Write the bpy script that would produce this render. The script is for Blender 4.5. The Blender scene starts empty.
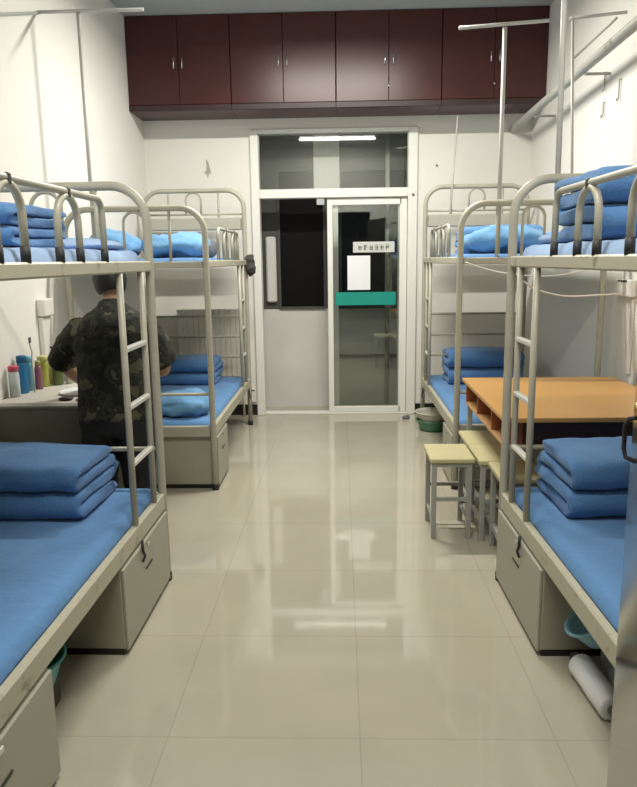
import bpy, math, random
from mathutils import Vector, Matrix, noise
random.seed(4)
C = bpy.context.scene.collection
PI = math.pi

# ------------------------------------------------------------------ helpers
class MB:
    """collects geometry for ONE mesh object"""
    def __init__(s): s.v=[]; s.f=[]; s.sm=[]; s.mi=[]; s.cur=0
    def add(s, vs, fs, smooth=False):
        o=len(s.v); s.v+= [tuple(p) for p in vs]
        for f in fs: s.f.append(tuple(i+o for i in f)); s.sm.append(smooth); s.mi.append(s.cur)
        return s
    def box(s, x0,x1,y0,y1,z0,z1, b=0.0, M=None):
        if x0>x1:x0,x1=x1,x0
        if y0>y1:y0,y1=y1,y0
        if z0>z1:z0,z1=z1,z0
        b=min(b,(x1-x0)*.45,(y1-y0)*.45,(z1-z0)*.45)
        if b<=0:
            vs=[(x,y,z) for x in (x0,x1) for y in (y0,y1) for z in (z0,z1)]
            fs=[(0,1,3,2),(4,6,7,5),(0,4,5,1),(2,3,7,6),(0,2,6,4),(1,5,7,3)]
        else:
            vs=[];idx={}
            lo=(x0,y0,z0);hi=(x1,y1,z1)
            for i in range(8):
                sg=[(i>>k)&1 for k in range(3)]
                for ax in range(3):
                    p=[]
                    for k in range(3):
                        q=hi[k] if sg[k] else lo[k]
                        if k!=ax: q+= -b if sg[k] else b
                        p.append(q)
                    idx[(tuple(sg),ax)]=len(vs);vs.append(p)
            fs=[]
            for ax in range(3):
                a1,a2=(ax+1)%3,(ax+2)%3
                for sgn in (0,1):
                    ring=[]
                    for (u,w) in ((0,0),(1,0),(1,1),(0,1)):
                        c=[0,0,0];c[ax]=sgn;c[a1]=u;c[a2]=w
                        ring.append(idx[(tuple(c),ax)])
                    fs.append(tuple(ring if sgn else ring[::-1]))
            for ax in range(3):      # edge along ax
                a1,a2=(ax+1)%3,(ax+2)%3
                for u in (0,1):
                    for w in (0,1):
                        c0=[0,0,0];c1=[0,0,0];c0[ax]=0;c1[ax]=1
                        c0[a1]=c1[a1]=u;c0[a2]=c1[a2]=w
                        r=(idx[(tuple(c0),a1)],idx[(tuple(c1),a1)],idx[(tuple(c1),a2)],idx[(tuple(c0),a2)])
                        fs.append(r if (u^w) else r[::-1])
            for i in range(8):
                sg=tuple((i>>k)&1 for k in range(3))
                r=(idx[(sg,0)],idx[(sg,1)],idx[(sg,2)])
                fs.append(r if (sum(sg)%2) else r[::-1])
        if M: vs=[M@Vector(p) for p in vs]
        return s.add(vs,fs)
    def tube(s, pts, r, n=10, cap=True, flat=1.0):
        pts=[Vector(p) for p in pts]
        rs=r if isinstance(r,(list,tuple)) else [r]*len(pts)
        t=[(pts[min(i+1,len(pts)-1)]-pts[max(i-1,0)]).normalized() for i in range(len(pts))]
        up=Vector((0,0,1)) if abs(t[0].z)<.9 else Vector((0,1,0))
        a=t[0].cross(up).normalized(); vs=[];fs=[]
        for i,p in enumerate(pts):
            if i>0:
                ax=t[i-1].cross(t[i])
                if ax.length>1e-6:
                    a=Matrix.Rotation(t[i-1].angle(t[i]),3,ax.normalized())@a
            a=(a-t[i]*a.dot(t[i])).normalized(); b=t[i].cross(a)
            for k in range(n):
                q=2*PI*k/n
                vs.append(p+rs[i]*(math.cos(q)*a+flat*math.sin(q)*b))
        for i in range(len(pts)-1):
            for k in range(n):
                fs.append((i*n+k,i*n+(k+1)%n,(i+1)*n+(k+1)%n,(i+1)*n+k))
        if cap:
            fs.append(tuple(range(n))[::-1]); fs.append(tuple((len(pts)-1)*n+k for k in range(n)))
        return s.add(vs,fs,True)
    def lathe(s, prof, c=(0,0,0), n=24, M=None):
        vs=[];fs=[]
        for (r,z) in prof:
            for k in range(n):
                q=2*PI*k/n; vs.append(Vector((r*math.cos(q),r*math.sin(q),z)))
        for i in range(len(prof)-1):
            for k in range(n):
                fs.append((i*n+k,i*n+(k+1)%n,(i+1)*n+(k+1)%n,(i+1)*n+k))
        fs.append(tuple(range(n))[::-1]); fs.append(tuple((len(prof)-1)*n+k for k in range(n)))
        if M: vs=[M@p for p in vs]
        vs=[p+Vector(c) for p in vs]
        return s.add(vs,fs,True)
    def build(s, name, mat, parent=None, autosm=True):
        me=bpy.data.meshes.new(name); me.from_pydata(s.v,[],s.f)
        for p,q,mi in zip(me.polygons,s.sm,s.mi): p.use_smooth=q; p.material_index=mi
        me.update()
        o=bpy.data.objects.new(name,me); C.objects.link(o)
        for m in (mat if isinstance(mat,(list,tuple)) else [mat]): me.materials.append(m)
        if parent: o.parent=parent
        return o
def arc(c, r, a0, a1, n, plane='xz'):
    out=[]
    for i in range(n+1):
        q=math.radians(a0+(a1-a0)*i/n); u,w=r*math.cos(q),r*math.sin(q)
        out.append((c[0]+u,c[1],c[2]+w) if plane=='xz' else ((c[0],c[1]+u,c[2]+w) if plane=='yz' else (c[0]+u,c[1]+w,c[2])))
    return out
def thing(name,label,cat,loc=(0,0,0),group=None,rz=0):
    o=bpy.data.objects.new(name,None); C.objects.link(o); o.location=loc; o.rotation_euler=(0,0,rz)
    o.empty_display_size=.1
    o['label']=label;o['category']=cat
    if group:o['group']=group
    return o
def tag(o,label,cat,group=None,kind=None):
    o['label']=label;o['category']=cat
    if group:o['group']=group
    if kind:o['kind']=kind
    return o
def struct(o): o['kind']='structure'; return o

# ------------------------------------------------------------------ materials
def nodes(name):
    m=bpy.data.materials.new(name); m.use_nodes=True; nt=m.node_tree
    return m,nt,nt.nodes['Principled BSDF']
def mat(name,col,rough=.5,metal=0,var=.06,scale=6,bump=0,bscale=60,spec=.5,col2=None,coat=0,detail=3,thr=None,sheen=0):
    m,nt,b=nodes(name)
    b.inputs['Roughness'].default_value=rough; b.inputs['Metallic'].default_value=metal
    b.inputs['Specular IOR Level'].default_value=spec
    b.inputs['Coat Weight'].default_value=coat
    if sheen:
        b.inputs['Sheen Weight'].default_value=sheen
    tc=nt.nodes.new('ShaderNodeTexCoord')
    nz=nt.nodes.new('ShaderNodeTexNoise'); nz.inputs['Scale'].default_value=scale; nz.inputs['Detail'].default_value=detail
    nt.links.new(tc.outputs['Object'],nz.inputs['Vector'])
    cr=nt.nodes.new('ShaderNodeValToRGB')
    c2=col2 or tuple(max(0,c*(1-var*2)) for c in col)
    lo,hi=thr or (.3,.7)
    cr.color_ramp.elements[0].position=lo;cr.color_ramp.elements[1].position=hi
    cr.color_ramp.elements[0].color=(*c2,1);cr.color_ramp.elements[1].color=(*col,1)
    nt.links.new(nz.outputs['Fac'],cr.inputs['Fac']); nt.links.new(cr.outputs['Color'],b.inputs['Base Color'])
    if bump:
        n2=nt.nodes.new('ShaderNodeTexNoise'); n2.inputs['Scale'].default_value=bscale
        nt.links.new(tc.outputs['Object'],n2.inputs['Vector'])
        bp=nt.nodes.new('ShaderNodeBump'); bp.inputs['Strength'].default_value=bump; bp.inputs['Distance'].default_value=.01
        nt.links.new(n2.outputs['Fac'],bp.inputs['Height']); nt.links.new(bp.outputs['Normal'],b.inputs['Normal'])
    return m
WALL=mat('wall_paint',(.80,.78,.72),.75,var=.015,scale=1.5,bump=.08,bscale=25,spec=.2)
CEIL=mat('ceiling_paint',(.50,.52,.50),.8,var=.02,spec=.2)
METAL=mat('beige_enamel_metal',(.43,.415,.335),.38,var=.07,scale=9,spec=.5)
RAIL=mat('worn_beige_enamel',(.44,.42,.32),.42,scale=14,col2=(.27,.23,.14),thr=(.30,.385),detail=6)
RUNG=mat('bare_steel_rung',(.72,.72,.68),.3,metal=.3,var=.05)
LOCK=mat('locker_enamel',(.38,.37,.29),.45,var=.03,scale=4)
RUB=mat('black_rubber',(.02,.02,.022),.6)
BOARD=mat('bed_board',(.30,.22,.13),.7,var=.1)
BLUE=mat('blue_cotton',(.085,.205,.42),.85,var=.06,scale=5,bump=.35,bscale=90,spec=.2,sheen=.15)
BLUE2=mat('blue_cotton_sheet',(.115,.26,.50),.85,var=.05,scale=4,bump=.5,bscale=25,spec=.2,sheen=.15)
BLUEL=mat('pale_blue_cotton',(.155,.35,.59),.85,var=.06,scale=5,bump=.35,bscale=60,spec=.2,sheen=.15)
SHEETL=mat('faded_blue_sheet',(.36,.50,.74),.85,var=.1,scale=6,bump=.4,bscale=40,spec=.2)
GREYC=mat('grey_cloth',(.20,.20,.22),.9,var=.15,scale=10)
MAROON=mat('dark_maroon_laminate',(.062,.014,.012),.33,var=.12,scale=3,spec=.45)
MAROOND=mat('dark_plinth',(.03,.012,.012),.5)
CHROME=mat('brushed_steel',(.8,.8,.78),.2,metal=1,var=.02)
WOOD=mat('orange_wood_laminate',(.58,.32,.10),.32,var=.06,scale=3,spec=.5)
WOODE=mat('wood_edge',(.60,.34,.15),.45,var=.08,scale=8)
WOODR=mat('reddish_cubby_wood',(.36,.12,.05),.5,var=.1,scale=5)
SEAT=mat('cream_seat_laminate',(.56,.51,.29),.45,var=.03)
LEGM=mat('grey_stool_metal',(.36,.37,.34),.45,var=.05)
WHITEF=mat('white_upvc',(.80,.80,.75),.3,var=.01)
PLAST=mat('white_plastic',(.78,.76,.70),.35,var=.02)
BLK=mat('black_skirting',(.018,.016,.014),.35,var=.1)
NIGHT=mat('night_dark_pane',(.006,.005,.005),.5,spec=.1)
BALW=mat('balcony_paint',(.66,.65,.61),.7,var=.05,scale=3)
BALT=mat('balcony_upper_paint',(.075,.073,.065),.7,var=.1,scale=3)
TEAL=mat('teal_film',(.01,.30,.24),.4,var=.03)
PAPER=mat('white_paper',(.85,.86,.88),.6,var=.01)
SIGN=mat('sign_plate',(.62,.64,.60),.5,var=.04,scale=20)
INK=mat('grey_ink',(.16,.17,.16),.6)
RADM=mat('radiator_enamel',(.74,.72,.64),.4,var=.03)
GREYP=mat('grey_steel_rod',(.47,.47,.44),.4,var=.05)
PIPE=mat('grey_pipe_paint',(.42,.42,.37),.5,var=.1,scale=4)
DESK=mat('desk_top_pale',(.62,.59,.52),.5,var=.08,scale=7)
DESKB=mat('desk_body_greygreen',(.20,.21,.16),.5,var=.06)
SKIN=mat('skin',(.33,.19,.12),.55,var=.05,scale=20)
HAIRM=mat('black_hair',(.012,.011,.010),.6,var=.2,scale=60)
TROUS=mat('black_trousers',(.016,.016,.018),.85,var=.2,scale=8)
SHOE=mat('black_shoe',(.02,.02,.02),.5)
def camo():
    m,nt,b=nodes('camouflage_cloth'); b.inputs['Roughness'].default_value=.9
    tc=nt.nodes.new('ShaderNodeTexCoord'); n1=nt.nodes.new('ShaderNodeTexNoise'); n1.inputs['Scale'].default_value=13; n1.inputs['Detail'].default_value=2.5
    cr=nt.nodes.new('ShaderNodeValToRGB'); cr.color_ramp.interpolation='CONSTANT'
    e=cr.color_ramp.elements; e[0].position=0; e[0].color=(.008,.009,.006,1); e[1].position=.46; e[1].color=(.026,.029,.017,1)
    for p,c in ((.54,(.014,.012,.008,1)),(.61,(.080,.078,.048,1))):
        k=e.new(p); k.color=c
    nt.links.new(tc.outputs['Object'],n1.inputs['Vector']);nt.links.new(n1.outputs['Fac'],cr.inputs['Fac']);nt.links.new(cr.outputs['Color'],b.inputs['Base Color'])
    return m
CAMO=camo()
def emit(name,col,s):
    m=bpy.data.materials.new(name);m.use_nodes=True;nt=m.node_tree;nt.nodes.clear()
    e=nt.nodes.new('ShaderNodeEmission');e.inputs[0].default_value=(*col,1);e.inputs[1].default_value=s
    o=nt.nodes.new('ShaderNodeOutputMaterial');nt.links.new(e.outputs[0],o.inputs[0]);return m
TUBE=emit('fluorescent_tube',(1,.98,.92),14)
TUBEB=emit('balcony_tube',(.95,1,1),9)
def glass(name,tint,refl=.10):
    m=bpy.data.materials.new(name);m.use_nodes=True;nt=m.node_tree;nt.nodes.clear()
    t=nt.nodes.new('ShaderNodeBsdfTransparent');t.inputs[0].default_value=(*tint,1)
    g=nt.nodes.new('ShaderNodeBsdfGlossy');g.inputs['Roughness'].default_value=.02;g.inputs[0].default_value=(.95,1,.98,1)
    f=nt.nodes.new('ShaderNodeFresnel');f.inputs[0].default_value=1.5
    a=nt.nodes.new('ShaderNodeMath');a.operation='ADD';a.inputs[1].default_value=refl
    x=nt.nodes.new('ShaderNodeMixShader');o=nt.nodes.new('ShaderNodeOutputMaterial')
    nt.links.new(f.outputs[0],a.inputs[0]);nt.links.new(a.outputs[0],x.inputs[0]);nt.links.new(t.outputs[0],x.inputs[1]);nt.links.new(g.outputs[0],x.inputs[2]);nt.links.new(x.outputs[0],o.inputs[0])
    return m
GLASS=glass('window_glass',(.95,.965,.955),.02)
def tiles():
    m,nt,b=nodes('polished_floor_tiles')
    tc=nt.nodes.new('ShaderNodeTexCoord'); mp=nt.nodes.new('ShaderNodeMapping')
    mp.inputs['Location'].default_value=(-.0512,-(1.9354),0)
    nt.links.new(tc.outputs['Object'],mp.inputs['Vector'])
    br=nt.nodes.new('ShaderNodeTexBrick'); br.offset=0; br.squash=1
    br.inputs['Scale'].default_value=1; br.inputs['Mortar Size'].default_value=.0022; br.inputs['Mortar Smooth'].default_value=.3
    br.inputs['Brick Width'].default_value=.6; br.inputs['Row Height'].default_value=.6; br.inputs['Bias'].default_value=0
    br.inputs['Color1'].default_value=(.475,.44,.345,1);br.inputs['Color2'].default_value=(.49,.455,.36,1);br.inputs['Mortar'].default_value=(.40,.36,.285,1)
    nt.links.new(mp.outputs['Vector'],br.inputs['Vector'])
    nz=nt.nodes.new('ShaderNodeTexNoise');nz.inputs['Scale'].default_value=3;nz.inputs['Detail'].default_value=5
    nt.links.new(tc.outputs['Object'],nz.inputs['Vector'])
    mx=nt.nodes.new('ShaderNodeMix');mx.data_type='RGBA';mx.blend_type='MULTIPLY';mx.inputs[0].default_value=.18
    nt.links.new(br.outputs['Color'],mx.inputs[6]);nt.links.new(nz.outputs['Fac'],mx.inputs[7]);nt.links.new(mx.outputs[2],b.inputs['Base Color'])
    b.inputs['Roughness'].default_value=.055; b.inputs['Specular IOR Level'].default_value=.7
    return m
TILE=tiles()

# ------------------------------------------------------------------ room
WL,WR,YB,YF,ZC=-1.7538,1.70,6.5699,.80,3.435
AL,AR=-.8182,.7257          # aisle faces of the bunks
struct(MB().box(WL-.3,WR+.3,YF-1.6,8.0,-.1,0).build('floor',TILE))
struct(MB().box(WL-.1,WR+.1,YF-.1,YB+.2,ZC,ZC+.1).build('ceiling',CEIL))
struct(MB().box(WL-.12,WL,YF-.1,YB+.1,0,ZC).build('wall_left',WALL))
struct(MB().box(WR,WR+.12,YF-.1,YB+.1,0,ZC).build('wall_right',WALL))
b=MB(); DX0,DX1,DZT=-.80,.70,2.60
b.box(WL,DX0,YB,YB+.14,0,ZC).box(DX1,WR,YB,YB+.14,0,ZC).box(DX0,DX1,YB,YB+.14,DZT,ZC)
struct(b.build('wall_back',WALL))
b=MB(); b.box(WL,-.56,YF-.1,YF,0,ZC).box(.52,WR,YF-.1,YF,0,ZC).box(-.56,.52,YF-.1,YF,2.25,ZC)
struct(b.build('wall_front',WALL))
struct(MB().box(WL,-.80,YB-.012,YB-.0005,0,.10).build('baseboard_back_left',BLK))
struct(MB().box(.68,WR,YB-.012,YB-.0005,0,.10).build('baseboard_back_right',BLK))
struct(MB().box(WL+.0005,WL+.012,YF,YB-.012,0,.10).build('baseboard_left',BLK))
struct(MB().box(WR-.012,WR-.0005,YF,YB-.012,0,.10).build('baseboard_right',BLK))

# door frame with transom, sliding leaves
fr=thing('door_1','','');
for k in ('label','category'): del fr[k]
fr['kind']='structure'; fr.location=(0,YB,0)
g=MB(); F0,F1=-.80,.70
g.box(F0,-.725,-.03,.10,0,2.60,.006).box(.615,F1,-.03,.10,0,2.60,.006)
g.box(F0+.075,F1-.085,-.03,.10,2.565,2.60,.004)
g.box(F0+.075,F1-.085,-.025,.09,2.005,2.085,.005)
g.box(F0+.075,F1-.085,-.005,.09,0,.018,.003)
struct(g.build('door_frame',WHITEF,fr))
tg=struct(MB().box(-.725,.615,.03,.036,2.085,2.565).build('transom_pane',GLASS,fr))
def leaf(x0,x1,y,name):
    l=MB(); w=.05
    l.box(x0,x0+w,y,y+.03,.02,2.0,.004).box(x1-w*1.35,x1,y,y+.03,.02,2.0,.004)
    l.box(x0+w,x1-w,y,y+.03,1.94,2.0,.004).box(x0+w,x1-w,y,y+.03,.02,.075,.004)
    o=struct(l.build(name,WHITEF,fr))
    struct(MB().box(x0+w,x1-w,y+.012,y+.018,.075,1.94).build('door_pane',GLASS,o))
    return o
leaf(-.115,.612,.008,'sliding_leaf')
leaf(-.065,.60,.046,'sliding_leaf')
s=MB().box(-.045,.515,.0125,.0185,1.035,1.155).build('privacy_strip',TEAL)
s.location=(0,YB,0); tag(s,'teal green film strip stuck across the sliding door glass','strip')
s=MB().box(.068,.278,.0085,.0118,1.176,1.488).build('paper_sheet',PAPER); s.location=(0,YB+.006,0)
tag(s,'blank white paper sheet taped on the sliding door glass','paper')
t=thing('door_sign','pale grey sign with smudged dark characters on the sliding door glass','sign',(0,YB+.004,0))
MB().box(.12,.50,.008,.0135,1.515,1.612,.002).build('sign_plate',SIGN,t)
random.seed(9)
for i in range(6):
    cx=.185+i*.05; g=MB()
    for k in range(4):
        if random.random()<.5: g.box(cx-.016,cx+.016,.006,.008,1.54+.013*k,1.545+.013*k)
        else:
            xx=cx+random.uniform(-.014,.012); g.box(xx,xx+.006,.006,.008,1.538,1.538+random.uniform(.03,.048))
    g.box(cx-.016,cx+.016,.0055,.008,1.562,1.567)
    g.build('character',INK,t)

# small handle dot on frame
tag(MB().lathe([(.004,-.012),(.010,-.012),(.012,-.004),(.010,0)],(.66,YB-.031,2.02),12,Matrix.Rotation(-PI/2,4,'X')).build('screw_head',INK),'small dark screw head at the top right of the white door frame','screw')

# balcony beyond
YO=6.95; KB=.9026
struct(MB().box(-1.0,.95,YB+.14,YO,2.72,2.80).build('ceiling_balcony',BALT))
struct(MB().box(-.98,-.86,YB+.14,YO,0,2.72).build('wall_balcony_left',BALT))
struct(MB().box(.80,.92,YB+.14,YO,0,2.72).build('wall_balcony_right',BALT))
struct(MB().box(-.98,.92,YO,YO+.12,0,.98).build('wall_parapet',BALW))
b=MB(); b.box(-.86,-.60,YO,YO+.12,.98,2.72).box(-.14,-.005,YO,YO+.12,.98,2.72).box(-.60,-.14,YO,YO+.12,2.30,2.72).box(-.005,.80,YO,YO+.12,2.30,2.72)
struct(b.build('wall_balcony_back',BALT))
struct(MB().box(-.245,-.0,YO-.03,YO-.0005,2.07,2.72).build('wall_balcony_column',BALW))
for i,(x0,x1) in enumerate(((-.60,-.14),(-.005,.80))):
    w=thing('window_%d'%(i+1),'','')
    for k in ('label','category'): del w[k]
    w['kind']='structure'; w.location=(0,YO,0)
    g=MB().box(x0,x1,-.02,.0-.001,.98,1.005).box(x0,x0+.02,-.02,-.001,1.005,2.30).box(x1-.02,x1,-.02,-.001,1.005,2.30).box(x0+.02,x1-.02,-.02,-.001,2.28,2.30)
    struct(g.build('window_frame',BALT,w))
    struct(MB().box(x0+.02,x1-.02,.02,.03,1.005,2.28).build('window_pane',NIGHT,w))
tag(MB().tube([(.455,6.90,0.0),(.455,6.90,2.72)],.022,12).build('drain_pipe',PIPE),'grey vertical pipe on the balcony behind the sliding door glass','pipe')
t=MB().box(-.22,-.145,YO-.03,YO-.021,1.97,2.07,.003).build('note_card',PAPER); tag(t,'small pale card at the top corner of the dark balcony window','card')
tag(MB().box(-.72,-.62,YO-.05,YO-.002,1.05,1.68,.015).build('hanging_towel',BALW),'pale towel hanging at the left of the dark balcony window','towel')
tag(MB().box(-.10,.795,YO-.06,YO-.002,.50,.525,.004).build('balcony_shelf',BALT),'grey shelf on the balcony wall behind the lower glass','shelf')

# ------------------------------------------------------------------ overhead cabinets
CY0,CZ0=6.159,2.694
xs=[WL+.001,-.892,-.023,.845,WR-.001]
nm=['leftmost','second from the left','third from the left','rightmost']
for i in range(4):
    x0,x1=xs[i]+.001,xs[i+1]-.001
    t=thing('overhead_cabinet','dark maroon two-door cabinet over the balcony door, %s of the row'%nm[i],'cabinet',((x0+x1)/2,CY0,CZ0),'maroon cabinets above the back wall')
    hw=(x1-x0)/2; H=ZC-CZ0-.002
    MB().box(-hw,hw,.02,YB-CY0-.002,.0,H,.003).build('body',MAROON,t)
    MB().box(-hw,hw,-.005,.019,0,.045,.002).build('bottom_rail',MAROOND,t)
    for sg in (-1,1):
        a,c=(-hw+.002,-.0015) if sg<0 else (.0015,hw-.002)
        d=MB().box(a,c,-.002,.019,.047,H-.004,.003).build('door',MAROON,t)
        hx=sg*.035
        MB().tube([(hx,-.002,.325),(hx,-.028,.325),(hx,-.028,.405),(hx,-.002,.405)],.0055,8).build('handle',CHROME,d)
    if i==2 or i==3: MB().lathe([(.009,0),(.009,.008),(.006,.010)],(.0,-.003,.16),12,Matrix.Rotation(PI/2,4,'X')).build('lock',CHROME,t)

# ------------------------------------------------------------------ bunk bed
def loop_u(x,y0,y1,zb,zt,ax='y'):
    """inverted U polyline"""
    r=abs(y1-y0)/2; c=(y0+y1)/2; s=1 if y1>y0 else -1
    pts=[(y0,zb)]
    for i in range(13):
        q=PI-PI*i/12; pts.append((c+s*r*math.cos(q),zt-r*1.0+r*math.sin(q)))
    pts.append((y1,zb))
    return [(x,p[0],p[1]) for p in pts] if ax=='y' else [(p[0],x,p[1]) for p in pts]
def bunk(label,group,side,y_foot,y_head,ladder,guard,lockers,name='bunk_bed'):
    xa=AL if side<0 else AR          # aisle face
    W=.86; sg=-1 if side<0 else 1    # wall direction
    xa2=xa; xw=xa+sg*W
    xc=(xa2+xw)/2
    t=thing(name,label,'bunk bed',(xc,y_foot,0),group)
    o=Vector((xc,y_foot,0)); d=1 if y_head>y_foot else -1
    ax=xa2-xc; wx=xw-xc; L=abs(y_head-y_foot); Y=lambda v:v*d
    def arch(y,zt,R=.15,r=.019):
        s=1 if wx>ax else -1
        pts=[(ax,y,.012)]+[(ax,y,z) for z in (.4,.8,1.2)]
        pts+= [(ax+s*(R-R*math.cos(math.radians(q))),y,zt-R+R*math.sin(math.radians(q))) for q in range(0,91,10)]
        pts+= [(wx-s*(R-R*math.cos(math.radians(q))),y,zt-R+R*math.sin(math.radians(q))) for q in range(90,-1,-10)]
        pts+= [(wx,y,z) for z in (1.2,.8,.4,.012)]
        return MB().tube(pts,r,12)
    ff=arch(Y(0),1.775).build('foot_frame',METAL,t)
    hf=arch(Y(L),2.045).build('head_frame',METAL,t)
    for y in (0,L):
        for x in (ax,wx):
            MB().lathe([(.023,0),(.024,.035),(.020,.04)],(x,Y(y),0),12).build('rubber_foot',RUB,t)
    lo,hi=min(ax,wx),max(ax,wx)
    # foot end fittings
    g=MB()
    g.tube(loop_u(Y(0),-.065,.065,1.44,1.755,'x'),.009,8)
    for x in (-.215,.215): g.tube([(x,Y(0),1.44),(x,Y(0),1.765)],.009,8)
    g.build('foot_inner_bars',METAL,t)
    g=MB().tube([(lo,Y(0),.63),(hi,Y(0),.63)],.011,8).tube([(0,Y(0),.44),(0,Y(0),.63)],.008,8)
    g.build('lower_foot_bar',METAL,t)
    g=MB()
    g.tube([(lo,Y(L),1.85),(hi,Y(L),1.85)],.009,8)
    g.tube(loop_u(Y(L),-.065,.065,1.85,2.03,'x'),.009,8)
    for x in (-.215,.215): g.tube([(x,Y(L),1.73),(x,Y(L),2.035)],.009,8)
    g.build('head_inner_bars',METAL,t)
    MB().box(lo+.02,hi-.02,Y(L)-.09 if d>0 else Y(L)-.005,Y(L)+.005 if d>0 else Y(L)+.09,1.715,1.815,.006).build('head_shelf',METAL,t)
    g=MB()
    for z in (.62,.80,.98): g.tube([(lo,Y(L),z),(hi,Y(L),z)],.010,8)
    g.build('lower_head_bars',METAL,t)
    # rails
    for zz,zn in ((1.418,1.463),(.352,.430)):
        for x,nme in ((ax,'side_rail'),(wx,'side_rail')):
            MB().box(x-.015,x+.015,min(Y(.02),Y(L-.02)),max(Y(.02),Y(L-.02)),zz,zn,.006).build(nme,RAIL,t)
        for y in (0,L):
            MB().box(lo+.019,hi-.019,Y(y)-.015,Y(y)+.015,zz,zn-.005,.005).build('end_rail',METAL,t)
        MB().box(lo+.0185,hi-.0185,min(Y(.02),Y(L-.02)),max(Y(.02),Y(L-.02)),zn-.045,zn-.03).build('slat_board',BOARD,t)
    # guard
    sx=-1 if ax<wx else 1
    gx=ax+sx*.002
    gy0,gy1=guard
    zt=1.672; R=.05
    s=1 if gy1>gy0 else -1
    pts=[(gx,Y(gy0),1.455)]+[(gx,Y(gy0+s*(R-R*math.cos(math.radians(q)))),zt-R+R*math.sin(math.radians(q))) for q in range(0,91,15)]
    pts+=[(gx,Y(gy1-s*(R-R*math.cos(math.radians(q)))),zt-R+R*math.sin(math.radians(q))) for q in range(90,-1,-15)]+[(gx,Y(gy1),1.455)]
    gr=MB().tube(pts,.0115,10).build('guard_rail',METAL,t)
    ln=abs(gy1-gy0); us=((.225,.385),(.61,.76)) if ln>.9 else ((.225,.385),(.56,.72))
    leg=[gy0,gy1]
    for (a,b2) in us:
        MB().tube(loop_u(gx,Y(gy0+s*a),Y(gy0+s*b2),1.455,zt-.012),.0115,10).build('guard_loop',METAL,gr)
        leg+=[gy0+s*a,gy0+s*b2]
        mid=gy0+s*(a+b2)/2
        MB().box(gx-.0125,gx+.0125,Y(mid)-.011,Y(mid)+.011,zt-.018,zt+.012,.004).build('clamp',RUB,gr)
    for q in leg:
        if ln>.95: MB().tube([(gx,Y(q),1.4605),(gx,Y(q),1.505)],.0138,10).build('rubber_sleeve',RUB,gr)
    # ladder
    if ladder:
        l0,l1=ladder
        lx=ax+sx*.003
        la=thing('ladder','','')
        for k in ('label','category'): del la[k]
        bpy.data.objects.remove(la)
        g=MB()
        for y in (l0,l1):
            g.tube([(lx,Y(y),1.4175),(lx,Y(y),.9),(lx,Y(y),.4325)],.0135,10)
        la=g.build('ladder',METAL,t)
        for z in (1.13,.905,.678):
            MB().box(lx-.012,lx+.012,min(Y(l0),Y(l1)),max(Y(l0),Y(l1)),z-.010,z+.010,.004).build('rung',RUNG,la)
        hx3=ax+sx*.026; hy3=Y(max(l0,l1))
        hk=MB().tube([(hx3,hy3,.365),(hx3,hy3,.325),(hx3+sx*.008,hy3,.30),(hx3+sx*.004,hy3-.02,.285)],.006,8)
        hk.build('latch_hook',RUB,la)
    # lockers
    for (k0,k1,endface) in lockers:
        a,c=sorted((Y(k0),Y(k1)))
        dep=.50
        xin=ax-sx*dep
        x0,x1=sorted((ax+sx*.010,xin))
        lk=MB().box(x0,x1,a,c,.028,.346,.003).build('locker',LOCK,t)
        MB().box(x0+.006,x1-.006,a+.006,c-.006,0,.0275).build('plinth',BLK,lk)
        fx=ax+sx*.010
        MB().box(fx,fx+sx*.012,a+.003,c-.003,.020,.343,.003).build('locker_door',LOCK,lk)
        m_=(a+c)/2
        MB().box(fx+sx*.0122,fx+sx*.015,m_-.045,m_+.045,.225,.234,.001).build('slot_handle',RUB,lk)
        MB().box(fx+sx*.0122,fx+sx*.018,m_-.010,m_+.010,.310,.328,.002).build('lock_clasp',CHROME,lk)
    return t,o
GB='metal bunk beds along both walls'
NL=1.90
bunk('near bunk bed on the left, its foot beside the standing person',GB,-1,3.034,3.034-NL,(.145,.415),(.551,1.53),((.02,.645,0),(1.27,1.88,0)))
bunk('near bunk bed on the right, its foot beside the orange table',GB,1,3.034,3.034-NL,(.150,.372),(.551,1.53),((.0,.640,0),(1.40,1.88,0)))
FL=6.151-4.337
bunk('far bunk bed on the left, dark glove hanging at its post by the door',GB,-1,4.337,6.151,(1.38,1.60),(.45,1.35),((.02,.42,0),))
bunk('far bunk bed on the right, its foot behind the orange table',GB,1,4.337,6.151,(1.38,1.60),(.45,1.35),((.02,.42,0),))
# full width panel under the foot of the far left bed
for sgn,xa in ((-1,AL),):
    w=xa+sgn*.03; x0,x1=sorted((w+sgn*.50,w+sgn*.80))
    o=MB().box(x0,x1,4.357,4.75,.05,.335,.004).build('storage_box',LOCK)
    MB().box(x0+.02,x1-.02,4.37,4.74,0,.0495).build('plinth',BLK,o)
    tag(o,'beige metal storage box under the foot of the far %s bunk, by the wall'%('left' if sgn<0 else 'right'),'storage box')

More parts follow.
